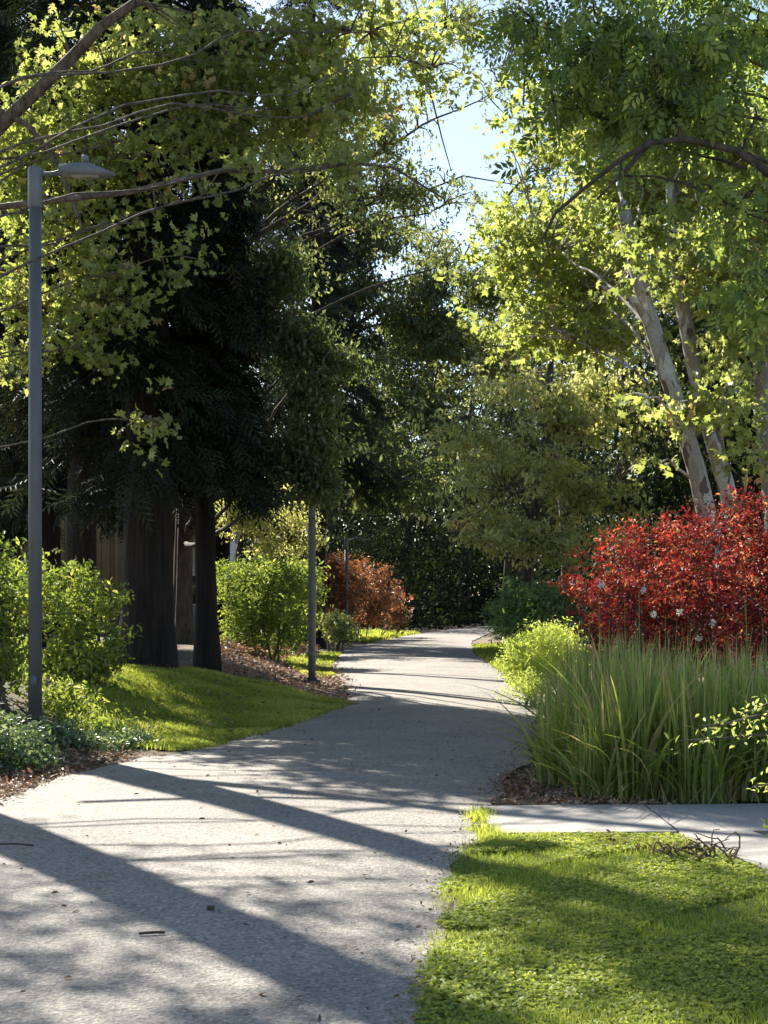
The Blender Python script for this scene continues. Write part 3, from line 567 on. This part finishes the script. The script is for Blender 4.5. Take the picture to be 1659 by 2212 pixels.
tree('plane_tree', 'second mottled plane trunk leaning beside the first, darker brown',
     [(5.75,23,0),P(1590,1100,22.8),P(1540,960,23),P(1500,820,23),P(1480,690,23),P(1455,560,23.2),P(1450,400,23.5)], (.165,.09),
     [lp(1560,560,150,110,22.5,1.8), lp(1540,880,120,60,21.5,1.2,1.1), lp(1620,730,90,90,22,1.4), lp(1560,330,150,130,23,2), lp(1560,1010,60,35,21.3,.6,1.2), lp(1640,960,40,50,21.3,.5)],
     640, 9, .3, .13, 'lobed', M['plane_leaf'], M['plane_bark'], gap=-.05, wl=.8, seed=14, upb=.2, droop=.6, flare=1.2, limb_r=.1, tint_mu=.5)
tree('plane_tree', 'straight grey plane trunk at the right edge of the view behind the red shrub',
     [(6.55,24,0),P(1668,1050,24),P(1655,900,24),P(1645,760,24),P(1640,600,24),P(1660,420,24)], (.2,.14),
     [lp(1700,520,120,150,24,2), lp(1660,300,120,120,24,2)],
     200, 24, .42, .13, 'lobed', M['plane_leaf'], M['plane_bark'], gap=-.1, wl=1.5, seed=15, flare=1.2)
# ash-like tree from the right, nearest
tree('ash_tree', 'bright green ash tree reaching in from the upper right with a dark arching branch',
     [(6.6,15.5,0),(6.6,15.5,4),(6.4,15.5,8),(6,15.5,12)], (.2,.1),
     [lp(1500,170,170,150,15,1.2), lp(1300,110,170,130,15.3,1.3), lp(1420,250,130,70,14.6,.8), lp(1560,440,110,80,14.6,.8), lp(1160,60,130,80,16,1.2,.8), lp(1340,380,60,60,14.4,.5), lp(1620,620,60,80,14.6,.7), lp(1200,230,60,90,15.6,.7), lp(1640,60,120,110,16,1), lp(1480,-10,140,70,16,1)],
     640, 4, .3, .24, 'pinnate', M['ash_leaf'], M['dark_bark'], gap=-.05, wl=.7, seed=16, droop=1.0, upb=.4, limb_r=.1,
     extra=[([P(1760,470,14.5),P(1659,372,14.4),P(1590,325,14.3),P(1480,300,14.2),P(1405,308,14.1),P(1340,345,14.0),P(1270,400,14),P(1200,460,14),P(1170,520,14)], .045, .012),
            ([P(1405,305,14.2),P(1350,370,14.1),P(1290,430,14)], .03, .01)])

# ------------------------------------------------------------------ the wood behind: each tree its own crown and trunk
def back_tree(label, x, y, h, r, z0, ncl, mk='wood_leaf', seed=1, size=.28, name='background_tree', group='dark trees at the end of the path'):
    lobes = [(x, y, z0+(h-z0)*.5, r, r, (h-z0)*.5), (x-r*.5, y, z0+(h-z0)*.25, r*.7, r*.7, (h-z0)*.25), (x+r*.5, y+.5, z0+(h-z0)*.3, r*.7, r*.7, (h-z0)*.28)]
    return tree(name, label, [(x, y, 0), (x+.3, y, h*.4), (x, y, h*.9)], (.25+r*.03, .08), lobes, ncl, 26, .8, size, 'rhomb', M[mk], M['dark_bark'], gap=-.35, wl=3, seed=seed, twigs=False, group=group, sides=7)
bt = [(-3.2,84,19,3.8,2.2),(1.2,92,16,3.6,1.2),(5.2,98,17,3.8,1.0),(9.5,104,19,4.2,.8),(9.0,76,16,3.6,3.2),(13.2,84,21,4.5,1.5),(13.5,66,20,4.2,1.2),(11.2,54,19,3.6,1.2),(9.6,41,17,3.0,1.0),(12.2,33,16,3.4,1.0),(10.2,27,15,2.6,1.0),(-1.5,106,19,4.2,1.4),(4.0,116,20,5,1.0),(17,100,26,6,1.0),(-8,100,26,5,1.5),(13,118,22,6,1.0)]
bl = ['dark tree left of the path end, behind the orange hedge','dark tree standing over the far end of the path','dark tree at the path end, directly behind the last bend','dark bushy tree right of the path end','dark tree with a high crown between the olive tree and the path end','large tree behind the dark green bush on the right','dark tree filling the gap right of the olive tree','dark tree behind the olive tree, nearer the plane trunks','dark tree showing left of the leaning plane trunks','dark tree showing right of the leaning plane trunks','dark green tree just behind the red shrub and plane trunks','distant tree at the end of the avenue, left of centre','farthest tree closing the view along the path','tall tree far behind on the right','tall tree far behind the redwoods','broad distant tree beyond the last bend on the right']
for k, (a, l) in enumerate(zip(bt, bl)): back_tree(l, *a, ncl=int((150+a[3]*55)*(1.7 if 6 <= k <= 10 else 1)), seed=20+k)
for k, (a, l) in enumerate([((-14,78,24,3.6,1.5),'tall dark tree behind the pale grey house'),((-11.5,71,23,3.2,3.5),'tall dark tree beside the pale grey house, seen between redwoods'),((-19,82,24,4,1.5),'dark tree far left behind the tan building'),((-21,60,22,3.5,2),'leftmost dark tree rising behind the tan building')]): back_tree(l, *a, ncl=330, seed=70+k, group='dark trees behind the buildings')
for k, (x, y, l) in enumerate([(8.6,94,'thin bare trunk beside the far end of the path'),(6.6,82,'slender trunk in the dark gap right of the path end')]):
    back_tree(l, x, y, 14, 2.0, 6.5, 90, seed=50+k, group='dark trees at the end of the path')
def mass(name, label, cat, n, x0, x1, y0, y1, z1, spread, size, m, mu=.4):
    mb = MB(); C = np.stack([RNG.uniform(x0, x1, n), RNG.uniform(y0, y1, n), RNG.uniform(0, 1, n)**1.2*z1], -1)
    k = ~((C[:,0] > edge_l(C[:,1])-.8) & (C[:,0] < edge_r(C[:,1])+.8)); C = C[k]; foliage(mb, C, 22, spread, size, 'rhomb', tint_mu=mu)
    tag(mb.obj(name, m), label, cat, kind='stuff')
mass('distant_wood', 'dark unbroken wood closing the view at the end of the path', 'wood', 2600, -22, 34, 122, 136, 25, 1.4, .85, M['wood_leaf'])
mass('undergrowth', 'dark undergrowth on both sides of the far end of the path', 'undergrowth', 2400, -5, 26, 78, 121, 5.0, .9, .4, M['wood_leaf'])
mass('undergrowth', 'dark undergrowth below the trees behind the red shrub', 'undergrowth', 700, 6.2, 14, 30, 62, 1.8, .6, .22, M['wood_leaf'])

# ------------------------------------------------------------------ shrubs and hedges
def shrub(name, label, lobes, ncl, per, spread, size, kind, m, seed=1, gap=-.3, wl=.8, droop=.1, upb=.5, cat='shrub', group=None, shell=.3, base=None, stems=7, tint_mu=.5):
    c = np.array([l[:3] for l in lobes]).mean(0) if base is None else np.array(tuple(base)); bz = float(gz(c[0], c[1]))
    root = thing(name, (c[0], c[1], bz), label, cat, group); b = MB()
    for k in range(stems):
        l = lobes[k % len(lobes)]; e = np.array(l[:3])+RNG.normal(size=3)*np.array(l[3:6])*.35; a = np.array([c[0]+RNG.normal(0, .12), c[1]+RNG.normal(0, .12), bz-.05])
        if k >= 2: a[:2] = a[:2]*.4+e[:2]*.6; a[2] = float(gz(a[0], a[1]))-.05
        b.tube(curve(a, e, .0, 6, .07), np.linspace(.03, .01, 6), 5)
    b.obj('stem', M['grey_bark'], root)
    C, _ = sample_lobes(lobes, ncl, gap, wl, seed, shell, .09); C[:,2] = np.maximum(C[:,2], gz(C[:,0], C[:,1])+.05)
    mb = MB(); foliage(mb, C, per, spread, size, kind, droop, upb, seed, tint_mu, flat=.8, var=.28 if m is M['red_leaf'] else .17); mb.obj('foliage', m, root)
    return root
# left: bright bush behind the lamp
shrub('shrub', 'bright yellow green rounded bush right behind the nearest lamp post', [lp(150,1300,90,90,20,.9), lp(200,1400,60,70,19.8,.8), lp(120,1430,90,60,20,.9), lp(60,1280,60,60,20.6,.8), lp(215,1430,45,45,19.4,.5)],
      400, 15, .17, .105, 'oval', M['hedge_leaf'], 31, gap=-.02, wl=.55)
shrub('shrub', 'green bush cut by the left edge of the view, left of the nearest lamp post', [lp(-40,1300,90,140,17.6,.9), lp(-30,1440,80,80,17.2,.8), lp(20,1425,45,14,16.9,.4)],
      300, 16, .18, .105, 'oval', M['hedge_leaf'], 32, tint_mu=.35)
shrub('shrub', 'lit leafy shrub sloping from the lamp post foot down to the lawn', [lp(150,1530,70,50,17.6,.6), lp(110,1500,40,40,17.5,.4), lp(215,1580,70,40,17,.5)],
      170, 18, .15, .07, 'oval', M['hedge_leaf'], 33, wl=.5, tint_mu=.6)
shrub('ground_cover', 'low ivy like ground cover at the lower left edge of the path', [lp(210,1620,90,30,16,.6), lp(280,1600,50,25,16.4,.5), lp(130,1600,60,40,16.2,.6)],
      260, 18, .14, .065, 'oval', M['ivy_leaf'], 34, wl=.5, stems=4)
shrub('ground_cover', 'silvery leaved low shrub in the lower left corner beside the path', [lp(20,1620,80,55,14.2,.6), lp(70,1640,50,35,14,.4), lp(-30,1600,60,60,14,.5)],
      240, 18, .14, .07, 'oval', M['ivy_leaf'], 35, wl=.5, tint_mu=.55, stems=5)
# middle left
sh = shrub('shrub', 'mid green shrub with yellow green top beside the middle lamp post', [lp(560,1290,80,75,36,1.2), lp(640,1300,55,80,35.5,1.0), lp(600,1240,80,30,36,1.0,1.3), lp(520,1250,55,45,36.5,1), lp(510,1350,40,50,35.5,.8), lp(580,1370,70,40,36,1)],
      560, 24, .3, .12, 'oval', M['hedge_leaf'], 36, gap=-.35, wl=1, tint_mu=.45)
shrub('shrub', 'low dull green shrub to the right of the middle lamp post', [lp(735,1360,35,32,46,.8), lp(720,1340,25,25,46.5,.6)], 120, 22, .25, .13, 'oval', M['evergreen_leaf'], 37, tint_mu=.85)
shrub('hedge', 'orange red topped hedge along the left side of the far path', [lp(740,1270,50,70,58,1.3), lp(800,1285,50,65,60,1.3), lp(845,1310,32,55,63,1.2), lp(700,1250,30,50,58,1)],
      520, 24, .36, .17, 'oval', M['orange_leaf'], 38, gap=-.4, wl=1.2, cat='hedge', tint_mu=.42)
# right
shrub('shrub', 'dark green feathery bush right of the far path, behind the lime shrub', [lp(1150,1325,75,50,40,1.5), lp(1100,1335,40,38,40,1.1), lp(1200,1300,50,40,40.5,1.2)],
      420, 24, .3, .15, 'narrow', M['dark_green_leaf'], 39, upb=.3, wl=1)
shrub('shrub', 'lime yellow fine leaved shrub between the path and the red shrub', [lp(1165,1415,65,60,22.6,.75), lp(1120,1430,35,50,22.6,.5), lp(1200,1400,50,50,22.2,.6), lp(1150,1475,60,35,22,.5)],
      620, 26, .13, .06, 'narrow', M['lime_leaf'], 40, gap=-.6, wl=.4)
red = shrub('red_shrub', 'large red leaved shrub glowing in the sun on the right', [lp(1420,1270,170,140,18.5,1.5), lp(1580,1220,130,140,19,1.4), lp(1350,1335,85,85,18,1.1), lp(1520,1360,170,110,18,1.2), lp(1320,1300,45,55,19,.9), lp(1680,1290,110,130,18.6,1.3), lp(1580,1150,70,50,19.2,.7)],
      2300, 20, .13, .066, 'oval', M['red_leaf'], 41, gap=-.35, wl=.55, droop=-.3, upb=.9, shell=.25, stems=10, tint_mu=.45)
# small white flower heads on the red shrub
for dx, dy in ((1468,1321),(1412,1328),(1510,1378),(1390,1275),(1300,1265),(1540,1345)):
    mb = MB(); c = P(dx, dy, 16.75); nn = 40; d = RNG.normal(size=(nn, 3)); leaves(mb, np.array(tuple(c))+d*.012, d, RNG.normal(size=(nn, 3)), .02, 'oval2', RNG.uniform(0, 1, nn))
    mesh('flower_cluster', np.concatenate(mb.V), [np.concatenate(mb.F[3])], M['white_petal'], red, tint=np.full(len(np.concatenate(mb.F[3])), .5))
# strap leaf clump
def strap_proto(seed, n=380, h=1.27, stalks=1):
    mb = MB(); a = RNG.uniform(0, 2*np.pi, n); r = RNG.uniform(0, 1, n)**.6*.3
    x, y = np.cos(a)*r, np.sin(a)*r; hh = h*RNG.uniform(.3, 1.1, n)*RNG.choice([1, 1, 1, .7], n); ln = RNG.uniform(.02, 1, n)**1.6*.75*(.3+r/.3*.6); seg = 7
    bent = RNG.uniform(0, 1, n) < .14; ln = np.where(bent, RNG.uniform(.9, 1.5, n), ln)
    da = a+RNG.normal(0, .8, n); fa = RNG.uniform(0, np.pi, n); wx, wy = np.cos(fa), np.sin(fa); wd = RNG.uniform(.006, .02, n)
    V = []
    for k in range(seg+1):
        t = k/seg; wv = wd*(1-t**3)*(.75+.5*t*(1-t)); ox = np.cos(da)*ln*hh*t**1.8; oy = np.sin(da)*ln*hh*t**1.8; z = hh*(t-.36*ln*t**2.4)
        V += [np.stack([x+ox-wx*wv, y+oy-wy*wv, z], -1), np.stack([x+ox+wx*wv, y+oy+wy*wv, z], -1)]
    V = np.stack(V, 1); nv = 2*(seg+1); o = np.arange(n)[:,None]*nv; Q = np.concatenate([o+np.array([2*k, 2*k+1, 2*k+3, 2*k+2]) for k in range(seg)])
    tc = np.clip(RNG.normal(.42, .2, n), 0, 1); dead = RNG.uniform(0, 1, n) < .12; tc = np.where(dead, 1.0, tc); brown = RNG.uniform(0, 1, n) < .35
    mb.add(V.reshape(-1, 3), Q, np.concatenate([np.where(brown & (k >= seg-1), 1.0, np.clip(tc+.03*k, 0, 1)) for k in range(seg)]))
    for k in range(stalks):
        p = RNG.normal(0, .12, 2); q = p+RNG.normal(0, .1, 2); mb.tube([(p[0], p[1], 0), ((p[0]+q[0])/2, (p[1]+q[1])/2, h*.6), (q[0], q[1], h*RNG.uniform(1.0, 1.4))], [.007, .006, .003], 5)
    m = 130; aa = RNG.uniform(0, 2*np.pi, m); rr = RNG.uniform(.1, .45, m); blades(mb, np.cos(aa)*rr, np.sin(aa)*rr, RNG.uniform(.1, .35, m), .014, 1.8, np.full(m, 1.0), z=np.zeros(m))
    return mb.obj('strap_leaf_plant', M['strap_leaf'], None, (0,0,0))
protos = [strap_proto(s) for s in range(3)]
spots = [(1.55,12.9),(1.75,12.1),(2.05,12.1),(2.5,12.0),(2.95,12.15),(3.4,12.1),(1.75,13.5),(2.05,12.9),(2.4,12.8),(2.85,12.9),(3.3,13.0),(2.0,14.1),(2.4,13.8),(2.8,13.8),(3.35,13.9),(2.15,15.2),(2.5,14.9),(2.6,16.2),(3.1,16.3),(2.25,16.6),(2.9,14.8),(3.6,14.8)]
sl_lab = {0:'strap leaved plant at the path side corner of the green clump, leaning over the asphalt', 1:'strap leaved plant at the front left of the clump, where the concrete walk starts', 15:'strap leaved plant at the back left of the clump, nearest the lime shrub'}
for k, (x, y) in enumerate(spots):
    o = protos[k] if k < 3 else protos[k % 3].copy()
    if k >= 3: COL.objects.link(o)
    o.location = (x, y, float(gz(x, y))); o.rotation_euler = (0, 0, RNG.uniform(0, 6.28)); s = RNG.uniform(.85, 1.05)*(.82 if k in (0, 1) else 1); o.scale = (s, s, s)
    tag(o, sl_lab.get(k, 'upright green strap leaved plant inside the large clump below the red shrub'), 'plant', 'strap leaved plants between the red shrub and the walk')
# twiggy foreground shrub reaching in from the right
tw = thing('shrub', (2.75, 9.35, 0), 'pale leafy twigs reaching in from the right edge over the strap leaves', 'shrub'); b = MB(); mb = MB()
for pts in ([P(1900,1720,9.6),P(1760,1600,9.5),P(1659,1585,9.4),P(1560,1595,9.3),P(1465,1600,9.2)], [P(1900,1700,9.7),P(1740,1560,9.7),P(1640,1545,9.6),P(1560,1565,9.5),P(1515,1568,9.4)], [P(1900,1650,9.6),P(1780,1530,9.6),P(1659,1520,9.6),P(1600,1545,9.5)], [P(1900,1800,9.6),P(1760,1700,9.5),P(1680,1690,9.4),P(1625,1700,9.3)]):
    q = np.array([tuple(p) for p in pts]); b.tube(q, np.linspace(.012, .004, len(q)), 6); t = RNG.uniform(1.2, len(q)-1, 46)
    pp = np.stack([np.interp(t, np.arange(len(q)), q[:,i]) for i in range(3)], -1)+RNG.normal(0, .035, (46, 3)); tip = RNG.normal(size=(46, 3)); tip[:,2] += .2
    leaves(mb, pp, tip, RNG.normal(size=(46, 3))*.6+np.array([0,0,.8]), RNG.uniform(.035, .06, 46), 'oval', RNG.uniform(.5, 1, 46))
b.obj('branch', M['grey_bark'], tw); mb.obj('foliage', M['lime_leaf'], tw)
shrub('ground_cover', 'small leafy weeds in the strip between the two concrete walks at the right edge', [(2.95,9.9,.08,.35,.15,.1),(3.3,9.6,.1,.3,.3,.12)], 60, 16, .09, .045, 'oval', M['hedge_leaf'], 45, gap=-.5, stems=3)
# brush pile of dead twigs by the walk, sticks on the path
bc = G(1508, 1856); b = MB()
for k in range(34):
    a = RNG.uniform(0, 6.28); l = RNG.uniform(.06, .24); c = np.array([bc.x+RNG.normal(0, .12), bc.y+RNG.normal(0, .12), bc.z+.02]); d = np.array([math.cos(a)*l, math.sin(a)*l*.6, RNG.uniform(0, .16)])
    b.tube(curve(c, c+d, RNG.uniform(0, .06), 6, .5), np.linspace(.007, .003, 6), 5)
tag(b.obj('brush_pile', M['twig'], None, tuple(bc), smooth=True), 'tangle of dead brown twigs on the bare corner of the right lawn', 'twigs')
for k, (d0, d1, r, l) in enumerate([((300,2040),(356,2037),.007,'thin dark stick lying on the path in the foreground'), ((447,1983),(463,1983),.012,'short dark stub of bark on the shaded part of the path'), ((-20,1842),(72,1843),.006,'long thin stick at the left edge of the path')]):
    a, c = G(*d0), G(*d1); b = MB(); q = curve((a.x, a.y, .05), (c.x, c.y, .05), .004, 5, .03); b.tube(q, np.full(5, r), 6); tag(b.obj('stick', M['dark_bark'], None, (a.x, a.y, .045), smooth=True), l, 'stick', 'sticks on the path')
